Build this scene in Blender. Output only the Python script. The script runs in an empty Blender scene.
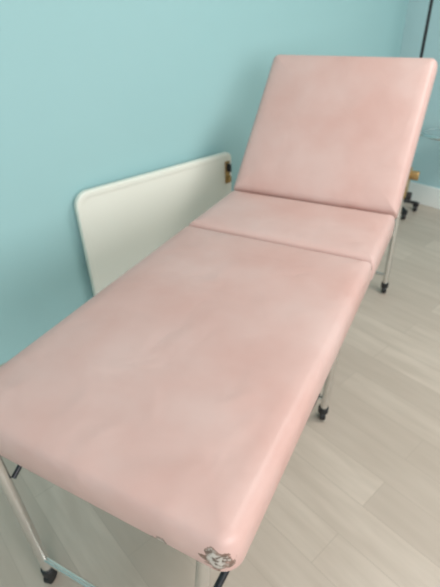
import bpy, bmesh, math, random
from mathutils import Vector, Matrix
random.seed(3)
scene=bpy.context.scene
scene.view_settings.view_transform='Standard'
col=bpy.context.collection
# ------------------------------------------------------------ materials
def mat(name,color,rough=.5,metal=0,spec=.5,bump=0,bscale=30,var=0,vscale=5,var_col=None,bdist=.002):
    m=bpy.data.materials.new(name); m.use_nodes=True
    nt=m.node_tree; b=nt.nodes['Principled BSDF']
    b.inputs['Base Color'].default_value=(*color,1); b.inputs['Roughness'].default_value=rough
    b.inputs['Metallic'].default_value=metal; b.inputs['Specular IOR Level'].default_value=spec
    tc=nt.nodes.new('ShaderNodeTexCoord')
    if var>0:
        n=nt.nodes.new('ShaderNodeTexNoise'); n.inputs['Scale'].default_value=vscale; n.inputs['Detail'].default_value=4
        nt.links.new(tc.outputs['Object'],n.inputs['Vector'])
        r=nt.nodes.new('ShaderNodeMapRange'); r.inputs[1].default_value=.35; r.inputs[2].default_value=.65
        r.inputs[3].default_value=0; r.inputs[4].default_value=var
        nt.links.new(n.outputs['Fac'],r.inputs[0])
        mx=nt.nodes.new('ShaderNodeMix'); mx.data_type='RGBA'
        mx.inputs[6].default_value=(*color,1); mx.inputs[7].default_value=(*(var_col or tuple(c*.6 for c in color)),1)
        nt.links.new(r.outputs[0],mx.inputs[0]); nt.links.new(mx.outputs[2],b.inputs['Base Color'])
    if bump>0:
        n=nt.nodes.new('ShaderNodeTexNoise'); n.inputs['Scale'].default_value=bscale; n.inputs['Detail'].default_value=5
        nt.links.new(tc.outputs['Object'],n.inputs['Vector'])
        bp=nt.nodes.new('ShaderNodeBump'); bp.inputs['Strength'].default_value=bump; bp.inputs['Distance'].default_value=bdist
        nt.links.new(n.outputs['Fac'],bp.inputs['Height']); nt.links.new(bp.outputs[0],b.inputs['Normal'])
    return m
M_wall=mat('wall_paint',(.395,.625,.645),.75,var=.25,vscale=1.2,var_col=(.365,.60,.625),bump=.15,bscale=120)
M_wallb=mat('wall_paint_back',(.47,.65,.68),.75,bump=.15,bscale=120)
M_ceil=mat('ceiling_paint',(.85,.85,.83),.9,bump=.1,bscale=80)
M_trim=mat('trim_gloss',(.88,.88,.86),.35,bump=.05,bscale=40)
M_white=mat('headboard_plastic',(.90,.88,.80),.45,bump=.05,bscale=60,var=.3,vscale=3,var_col=(.86,.84,.76))
M_frame=mat('frame_painted_steel',(.70,.68,.65),.22,metal=.85,var=.3,vscale=20,var_col=(.6,.58,.55))
M_black=mat('black_rubber',(.012,.012,.014),.45,bump=.1)
M_chrome=mat('chrome',(.75,.77,.78),.15,metal=1)
M_brass=mat('brass_hardware',(.55,.36,.15),.35,metal=.7,var=.6,vscale=60,var_col=(.2,.13,.07))
M_darksteel=mat('dark_steel',(.03,.03,.035),.4,metal=.5)
M_board=mat('plywood_underside',(.35,.25,.17),.7,var=.4,vscale=10)
M_glass=mat('tray_glass',(.55,.70,.72),.1); M_glass.node_tree.nodes['Principled BSDF'].inputs['Transmission Weight'].default_value=.5

def vinyl():
    m=mat('pink_vinyl',(.70,.40,.345),.43,spec=.45,bump=.12,bscale=300,bdist=.0006)
    nt=m.node_tree; b=nt.nodes['Principled BSDF']; N=nt.nodes.new; L=nt.links.new
    geo=N('ShaderNodeNewGeometry')
    n=N('ShaderNodeTexNoise'); n.inputs['Scale'].default_value=5; n.inputs['Detail'].default_value=6; L(geo.outputs['Position'],n.inputs['Vector'])
    mr=N('ShaderNodeMapRange'); mr.inputs[1].default_value=.33; mr.inputs[2].default_value=.68; L(n.outputs['Fac'],mr.inputs[0])
    mx=N('ShaderNodeMix'); mx.data_type='RGBA'; mx.inputs[6].default_value=(.635,.385,.345,1); mx.inputs[7].default_value=(.68,.465,.43,1)
    L(mr.outputs[0],mx.inputs[0])
    cur=mx.outputs[2]
    # soft unevenness of the foam under the cover
    nb=N('ShaderNodeTexNoise'); nb.inputs['Scale'].default_value=7; nb.inputs['Detail'].default_value=2; nb.inputs['Distortion'].default_value=.6; L(geo.outputs['Position'],nb.inputs['Vector'])
    b2=N('ShaderNodeBump'); b2.inputs['Strength'].default_value=.5; b2.inputs['Distance'].default_value=.012; L(nb.outputs['Fac'],b2.inputs['Height'])
    fine=[x for x in nt.nodes if x.type=='BUMP' and x!=b2][0]; L(b2.outputs[0],fine.inputs['Normal'])
    n2=N('ShaderNodeTexNoise'); n2.inputs['Scale'].default_value=60; n2.inputs['Detail'].default_value=4; L(geo.outputs['Position'],n2.inputs['Vector'])
    n3=N('ShaderNodeTexNoise'); n3.inputs['Scale'].default_value=110; n3.inputs['Detail'].default_value=4; L(geo.outputs['Position'],n3.inputs['Vector'])
    # worn-through corners: real tears in the cover showing backing cloth
    for (p,r) in (((.283,-.022,.606),.024),((.175,-.02,.571),.017),((.309,.874,.634),.015)):
        d=N('ShaderNodeVectorMath'); d.operation='DISTANCE'; L(geo.outputs['Position'],d.inputs[0]); d.inputs[1].default_value=p
        s=N('ShaderNodeMath'); s.operation='SUBTRACT'; L(n2.outputs['Fac'],s.inputs[0]); s.inputs[1].default_value=.5
        a=N('ShaderNodeMath'); a.operation='MULTIPLY_ADD'; L(s.outputs[0],a.inputs[0]); a.inputs[1].default_value=.05; L(d.outputs['Value'],a.inputs[2])
        k=N('ShaderNodeMapRange'); k.inputs[1].default_value=r; k.inputs[2].default_value=r-.003; L(a.outputs[0],k.inputs[0])
        k2=N('ShaderNodeMapRange'); k2.inputs[1].default_value=r-.002; k2.inputs[2].default_value=r-.010; L(a.outputs[0],k2.inputs[0])
        inner=N('ShaderNodeValToRGB'); e=inner.color_ramp.elements; e[0].position=.42; e[0].color=(.16,.11,.09,1); e[1].position=.54; e[1].color=(.56,.50,.46,1); L(n3.outputs['Fac'],inner.inputs[0])
        x0=N('ShaderNodeMix'); x0.data_type='RGBA'; L(k2.outputs[0],x0.inputs[0]); x0.inputs[6].default_value=(.22,.12,.09,1); L(inner.outputs[0],x0.inputs[7])
        x=N('ShaderNodeMix'); x.data_type='RGBA'; L(k.outputs[0],x.inputs[0]); L(cur,x.inputs[6]); L(x0.outputs[2],x.inputs[7]); cur=x.outputs[2]
    L(cur,b.inputs['Base Color'])
    return m
M_pink=vinyl()

def floor_mat():
    m=mat('vinyl_plank_floor',(.5,.45,.4),.42,spec=.4)
    nt=m.node_tree; b=nt.nodes['Principled BSDF']; N=nt.nodes.new; L=nt.links.new
    tc=N('ShaderNodeTexCoord'); mp=N('ShaderNodeMapping'); L(tc.outputs['Object'],mp.inputs['Vector'])
    br=N('ShaderNodeTexBrick'); br.inputs['Scale'].default_value=1; br.inputs['Brick Width'].default_value=.7; br.inputs['Row Height'].default_value=.12
    br.inputs['Mortar Size'].default_value=.0014; br.inputs['Mortar Smooth'].default_value=.6
    br.inputs['Color1'].default_value=(.61,.51,.435,1); br.inputs['Color2'].default_value=(.51,.42,.355,1); br.inputs['Mortar'].default_value=(.44,.36,.30,1)
    L(mp.outputs[0],br.inputs['Vector'])
    m2=N('ShaderNodeMapping'); m2.inputs['Scale'].default_value=(1.8,11,1); L(tc.outputs['Object'],m2.inputs['Vector'])
    n=N('ShaderNodeTexNoise'); n.inputs['Scale'].default_value=2.2; n.inputs['Detail'].default_value=6; L(m2.outputs[0],n.inputs['Vector'])
    mr=N('ShaderNodeMapRange'); mr.inputs[1].default_value=.35; mr.inputs[2].default_value=.65; mr.inputs[4].default_value=.6; L(n.outputs['Fac'],mr.inputs[0])
    x=N('ShaderNodeMix'); x.data_type='RGBA'; L(mr.outputs[0],x.inputs[0]); L(br.outputs['Color'],x.inputs[6]); x.inputs[7].default_value=(.46,.375,.31,1)
    L(x.outputs[2],b.inputs['Base Color'])
    bp=N('ShaderNodeBump'); bp.inputs['Strength'].default_value=.2; bp.inputs['Distance'].default_value=.001; L(n.outputs['Fac'],bp.inputs['Height']); L(bp.outputs[0],b.inputs['Normal'])
    return m
M_floor=floor_mat()

# ------------------------------------------------------------ helpers
def empty(name,loc=(0,0,0)):
    o=bpy.data.objects.new(name,None); o.location=loc; col.objects.link(o); return o
def fin(bm,name,m,parent=None,smooth=True,bevel=0,mw=None):
    bmesh.ops.recalc_face_normals(bm,faces=bm.faces[:])
    me=bpy.data.meshes.new(name); bm.to_mesh(me); bm.free()
    o=bpy.data.objects.new(name,me); col.objects.link(o); me.materials.append(m)
    if smooth:
        for p in me.polygons: p.use_smooth=True
    if mw is not None: o.matrix_world=mw
    if bevel:
        b=o.modifiers.new('bev','BEVEL'); b.width=bevel; b.segments=3; b.limit_method='ANGLE'
    if parent: o.parent=parent
    return o
def box(name,lo,hi,m,parent=None,bevel=0,mw=None):
    bm=bmesh.new(); bmesh.ops.create_cube(bm,size=1)
    for v in bm.verts:
        v.co=Vector([lo[i]+(v.co[i]+.5)*(hi[i]-lo[i]) for i in range(3)])
    return fin(bm,name,m,parent,False,bevel,mw)
def tube(name,pts,r,m,parent=None,cyclic=False):
    cu=bpy.data.curves.new(name,'CURVE'); cu.dimensions='3D'; cu.bevel_depth=r; cu.bevel_resolution=5; cu.use_fill_caps=True
    s=cu.splines.new('POLY'); s.points.add(len(pts)-1)
    for i,q in enumerate(pts): s.points[i].co=(*q,1)
    s.use_cyclic_u=cyclic
    o=bpy.data.objects.new(name,cu); col.objects.link(o); cu.materials.append(m)
    dg=bpy.context.evaluated_depsgraph_get(); me=bpy.data.meshes.new_from_object(o.evaluated_get(dg))
    bpy.data.objects.remove(o); o=bpy.data.objects.new(name,me); col.objects.link(o)
    for p in me.polygons: p.use_smooth=True
    if parent: o.parent=parent
    return o
def disc(name,c,axis,r,h,m,parent=None,bevel=.002,r2=None):
    bm=bmesh.new(); bmesh.ops.create_cone(bm,cap_ends=True,segments=28,radius1=r,radius2=r if r2 is None else r2,depth=h)
    q=Vector((0,0,1)).rotation_difference(Vector(axis).normalized())
    mw=Matrix.Translation(c)@q.to_matrix().to_4x4()
    bmesh.ops.transform(bm,matrix=mw,verts=bm.verts)
    return fin(bm,name,m,parent,False,bevel)
def rrect(w,l,rads,seg=8):
    pts=[]
    cs=[(0,0,180),(w,0,270),(w,l,0),(0,l,90)]
    for (cx,cy,a0),r in zip(cs,rads):
        ox=cx+(r if cx==0 else -r); oy=cy+(r if cy==0 else -r)
        for k in range(seg+1):
            a=math.radians(a0+90*k/seg); pts.append((ox+r*math.cos(a),oy+r*math.sin(a)))
    return pts
def pad(name,w,l,t,rads,parent,mw,puff=.006):
    bm=bmesh.new(); loops=[]
    prof=[(.012,-t),(.004,-t+.004),(0,-t+.012),(0,-.030),(.002,-.019),(.006,-.010),(.013,-.004),(.023,0),(.05,puff*.5),(.09,puff*.85),(.14,puff)]
    for ins,z in prof:
        ww,ll=w-2*ins,l-2*ins
        rr=[max(r-ins,.004+.02*ins) for r in rads]
        loops.append([bm.verts.new((x+ins,y+ins,z)) for x,y in rrect(ww,ll,rr)])
    n=len(loops[0])
    for a,b in zip(loops,loops[1:]):
        for i in range(n): bm.faces.new((a[i],a[(i+1)%n],b[(i+1)%n],b[i]))
    bm.faces.new(loops[-1]); bm.faces.new(loops[0][::-1])
    return fin(bm,name,M_pink,parent,True,0,mw)

# ------------------------------------------------------------ room (frame at corner C)
C=Vector((-.05,3.2,0)); A=math.radians(21)
RM=Matrix.Translation(C)@Matrix.Rotation(-A,4,'Z')
RW,RD,RH=3.7,5.2,2.5
box('floor',(-.1,-RD-.1,-.1),(RW+.1,.1,0),M_floor,mw=RM)
box('ceiling',(-.1,-RD-.1,RH),(RW+.1,.1,RH+.1),M_ceil,mw=RM)
box('wall_left',(-.1,-RD,0),(0,.1,RH),M_wall,mw=RM)
box('wall_back',(0,0,0),(RW,.1,RH),M_wallb,mw=RM)
box('wall_front',(0,-RD-.1,0),(RW,-RD,RH),M_wall,mw=RM)
wr=empty('wall_right'); wy0,wy1,wz0,wz1=-4.4,-2.3,.9,2.2
for i,(lo,hi) in enumerate([((RW,-RD,0),(RW+.1,.1,wz0)),((RW,-RD,wz1),(RW+.1,.1,RH)),((RW,-RD,wz0),(RW+.1,wy0,wz1)),((RW,wy1,wz0),(RW+.1,.1,wz1))]):
    box('wall_part_%d'%i,lo,hi,M_wall,wr,mw=RM)
wn=empty('window_1')
for i,(lo,hi) in enumerate([((RW,wy0,wz0),(RW+.06,wy1,wz0+.05)),((RW,wy0,wz1-.05),(RW+.06,wy1,wz1)),((RW,wy0,wz0),(RW+.06,wy0+.05,wz1)),((RW,wy1-.05,wz0),(RW+.06,wy1,wz1)),((RW+.01,(wy0+wy1)/2-.03,wz0),(RW+.05,(wy0+wy1)/2+.03,wz1))]):
    box('frame_%d'%i,lo,hi,M_trim,wn,.004,mw=RM)
box('baseboard_back',(0,-.018,0),(RW,0,.14),M_trim,bevel=.005,mw=RM)
box('baseboard_right',(RW-.018,-RD,0),(RW,-.018,.14),M_trim,bevel=.005,mw=RM)

# ------------------------------------------------------------ couch
W=.62;H=.653;L1=.884;L2=.354;L3=.592;ANG=.827;T=.085;y1,y2=1.80,.837
FY=-.024
couch=empty('examination_couch')
g=.003
pad('foot_pad',W,L1-g-FY,T,(.05,.035,.012,.012),couch,Matrix.Translation((-W/2,FY,H)))
pad('seat_pad',W+.004,L2-2*g,T,(.012,.012,.012,.012),couch,Matrix.Translation((-W/2-.002,L1+g,H)),puff=.004)
BM=Matrix.Translation((-W/2-.004,L1+L2-.006,H))@Matrix.Rotation(ANG,4,'X')
pad('back_pad',W+.006,L3+.004,.065,(.010,.010,.028,.028),couch,BM)
box('foot_board',(-W/2+.03,.03,H-T-.012),(W/2-.03,L1-.02,H-T+.002),M_board,couch)
box('seat_board',(-W/2+.03,L1+.02,H-T-.012),(W/2-.03,L1+L2-.02,H-T+.002),M_board,couch)
zr=H-T-.024
xr=W/2-.05
for s,n in ((-1,'l'),(1,'r')):
    tube('side_rail_'+n,[(s*xr,.04,zr),(s*xr,1.82,zr)],.013,M_frame,couch)
for i,y in enumerate((.04,L1,1.82)):
    tube('cross_rail_%d'%i,[(-xr,y,zr),(xr,y,zr)],.012,M_frame,couch)
def castor(n,x,y,par,k=1.0):
    disc(n+'_wheel',(x,y,.018*k),(1,.3,0),.018*k,.016*k,M_black,par,.003)
    disc(n+'_housing',(x,y,.038*k),(0,0,1),.015*k,.022*k,M_black,par,.003)
legs=[((-.284,.010),(-.248,.0),(.228,.035),(.198,.0)),((-xr,y2-.02),(-.235,y2),(xr,y2-.02),(.232,y2+.01)),((-xr,y1),(-.25,y1),(xr,y1),(.268,y1-.02))]
for i,(tl,fl,tr,fr) in enumerate(legs):
    tube('leg_%dl'%i,[(*tl,zr),(*fl,.045)],.0135,M_frame,couch)
    tube('leg_%dr'%i,[(*tr,zr),(*fr,.045)],.0135,M_frame,couch)
    castor('foot_%dl'%i,*fl,couch,1.2); castor('foot_%dr'%i,*fr,couch,1.2)
    t=(.10-.045)/(zr-.045)
    a=[fl[k]+(tl[k]-fl[k])*t for k in (0,1)]; b=[fr[k]+(tr[k]-fr[k])*t for k in (0,1)]
    tube('stretcher_%d'%i,[(*a,.10),(*b,.10)],.008,M_frame,couch)
tube('brace_front_r',[(.205,.02,.22),(.298,.42,zr+.005)],.008,M_darksteel,couch)
tube('brace_front_l',[(-.262,.02,.40),(-.262,.26,zr)],.006,M_darksteel,couch)
for s,n in ((-1,'l'),(1,'r')):
    tube('brace_head_'+n,[(s*(.255),y1,.30),(s*xr,y1-.35,zr)],.006,M_frame,couch)
    c,sn=math.cos(ANG),math.sin(ANG)
    by=L1+L2+.38*c+.065*sn; bz=H+.38*sn-.065*c
    tube('backrest_prop_'+n,[(s*(xr-.03),by,bz),(s*(xr-.02),1.78,zr+.02)],.008,M_chrome,couch)
    box('ratchet_plate_'+n,(s*(xr+.02)-.004,1.72,zr-.02),(s*(xr+.02)+.004,1.83,zr+.09),M_brass,couch,.003)
    disc('ratchet_knob_'+n,(s*(xr+.04),1.79,zr+.065),(1,0,0),.02,.035,M_brass,couch,.003)
    disc('clamp_knob_'+n,(s*(xr+.03),1.79,zr-.03),(1,0,0),.018,.03,M_black,couch,.004)
    box('hinge_'+n,(s*(W/2-.008)-.003,L1-.03,H-T-.005),(s*(W/2-.008)+.003,L1+.03,H-T+.012),M_brass,couch,.001)

# ------------------------------------------------------------ bed headboard leaning beside wall
hb=empty('bed_headboard')
p0=Vector((-.872,.945,0)); p1=Vector((-.556,1.71,0)); hd=(p1-p0).normalized(); HL=(p1-p0).length; HH=.615; z0=.03
hn=Vector((hd.y,-hd.x,0))
HM=Matrix((( hd.x,0,hn.x,p0.x),(hd.y,0,hn.y,p0.y),(0,1,0,z0),(0,0,0,1)))
bm=bmesh.new(); loops=[]
for ins,z in [(.003,-.014),(0,-.011),(0,.008),(.003,.012),(.008,.014),(.022,.014),(.028,.012),(.035,.0115)]:
    loops.append([bm.verts.new((x+ins,y+ins,z)) for x,y in rrect(HL-2*ins,HH-2*ins,[max(r-ins,.006) for r in (.03,.03,.03,.06)])])
n=len(loops[0])
for a,b in zip(loops,loops[1:]):
    for i in range(n): bm.faces.new((a[i],a[(i+1)%n],b[(i+1)%n],b[i]))
bm.faces.new(loops[-1]); bm.faces.new(loops[0][::-1])
fin(bm,'panel',M_white,hb,False,0,HM)
for i,x in enumerate((.06,HL-.06)):
    box('foot_%d'%i,(x-.03,-z0,-.012),(x+.03,.02,.012),M_white,hb,.003,HM)
box('bracket_plate',(HL-.045,HH-.15,.012),(HL-.018,HH-.04,.020),M_brass,hb,.003,HM)
box('bracket_hook',(HL-.04,HH-.09,.018),(HL-.025,HH-.05,.04),M_darksteel,hb,.003,HM)
box('bracket_hook_low',(HL-.04,HH-.14,.018),(HL-.025,HH-.11,.04),M_brass,hb,.003,HM)

# ------------------------------------------------------------ stand behind couch
st=empty('instrument_stand')
px,py=.12,2.86
tube('pole',[(px,py,.09),(px,py,1.75)],.009,M_black,st)
disc('hub',(px,py,.085),(0,0,1),.035,.05,M_black,st,.006)
for k in range(5):
    a=math.radians(-52+72*k); ex,ey=px+.15*math.cos(a),py+.15*math.sin(a)
    tube('base_arm_%d'%k,[(px,py,.085),(ex,ey,.06)],.011,M_black,st)
    castor('castor_%d'%k,ex,ey,st,1.3)
tx,ty,tz=px+.24,py-.06,.55
tube('tray_arm',[(px,py,tz-.02),(tx,ty,tz-.02)],.008,M_chrome,st)
disc('tray_glass',(tx,ty,tz),(0,0,1),.14,.006,M_glass,st,.001)
tube('tray_rim',[(tx+.14*math.cos(t*math.pi/20),ty+.14*math.sin(t*math.pi/20),tz+.004) for t in range(40)],.009,M_chrome,st,cyclic=True)

# ------------------------------------------------------------ lights
def area(name,loc,target,sx,sy,power,color):
    l=bpy.data.lights.new(name,'AREA'); l.shape='RECTANGLE'; l.size=sx; l.size_y=sy; l.energy=power; l.color=color
    o=bpy.data.objects.new(name,l); col.objects.link(o); o.location=loc
    o.rotation_euler=(Vector(target)-Vector(loc)).to_track_quat('-Z','Y').to_euler(); return o
wc=RM@Vector((RW-.02,(wy0+wy1)/2,(wz0+wz1)/2)); 
area('window_daylight',wc,RM@Vector((0,(wy0+wy1)/2,wc.z)),2.0,1.2,57,(1,.98,.96))
cc=RM@Vector((1.9,-1.3,RH-.03))
area('ceiling_light',cc,cc-Vector((0,0,1)),.6,1.0,31,(1,.96,.91))
w=bpy.data.worlds.new('world'); scene.world=w; w.use_nodes=True
w.node_tree.nodes['Background'].inputs[0].default_value=(.8,.9,1,1); w.node_tree.nodes['Background'].inputs[1].default_value=1

# ------------------------------------------------------------ camera
yaw,pitch,roll,f=-.497,.579,-.034,456.4
F=Vector((math.sin(yaw)*math.cos(pitch),math.cos(yaw)*math.cos(pitch),-math.sin(pitch)))
Rr=Vector((math.cos(yaw),-math.sin(yaw),0)); U=Rr.cross(F)
c,s=math.cos(roll),math.sin(roll); r2=c*Rr+s*U; u2=-s*Rr+c*U
cd=bpy.data.cameras.new('camera'); cam=bpy.data.objects.new('camera',cd); col.objects.link(cam)
cam.matrix_world=Matrix(((r2.x,u2.x,-F.x,.459),(r2.y,u2.y,-F.y,-.313),(r2.z,u2.z,-F.z,1.289),(0,0,0,1)))
cd.sensor_fit='VERTICAL'; cd.sensor_height=24; cd.lens=24*f/587; cd.clip_start=.02
cd.dof.use_dof=True; cd.dof.focus_distance=.45; cd.dof.aperture_fstop=6.0
scene.camera=cam
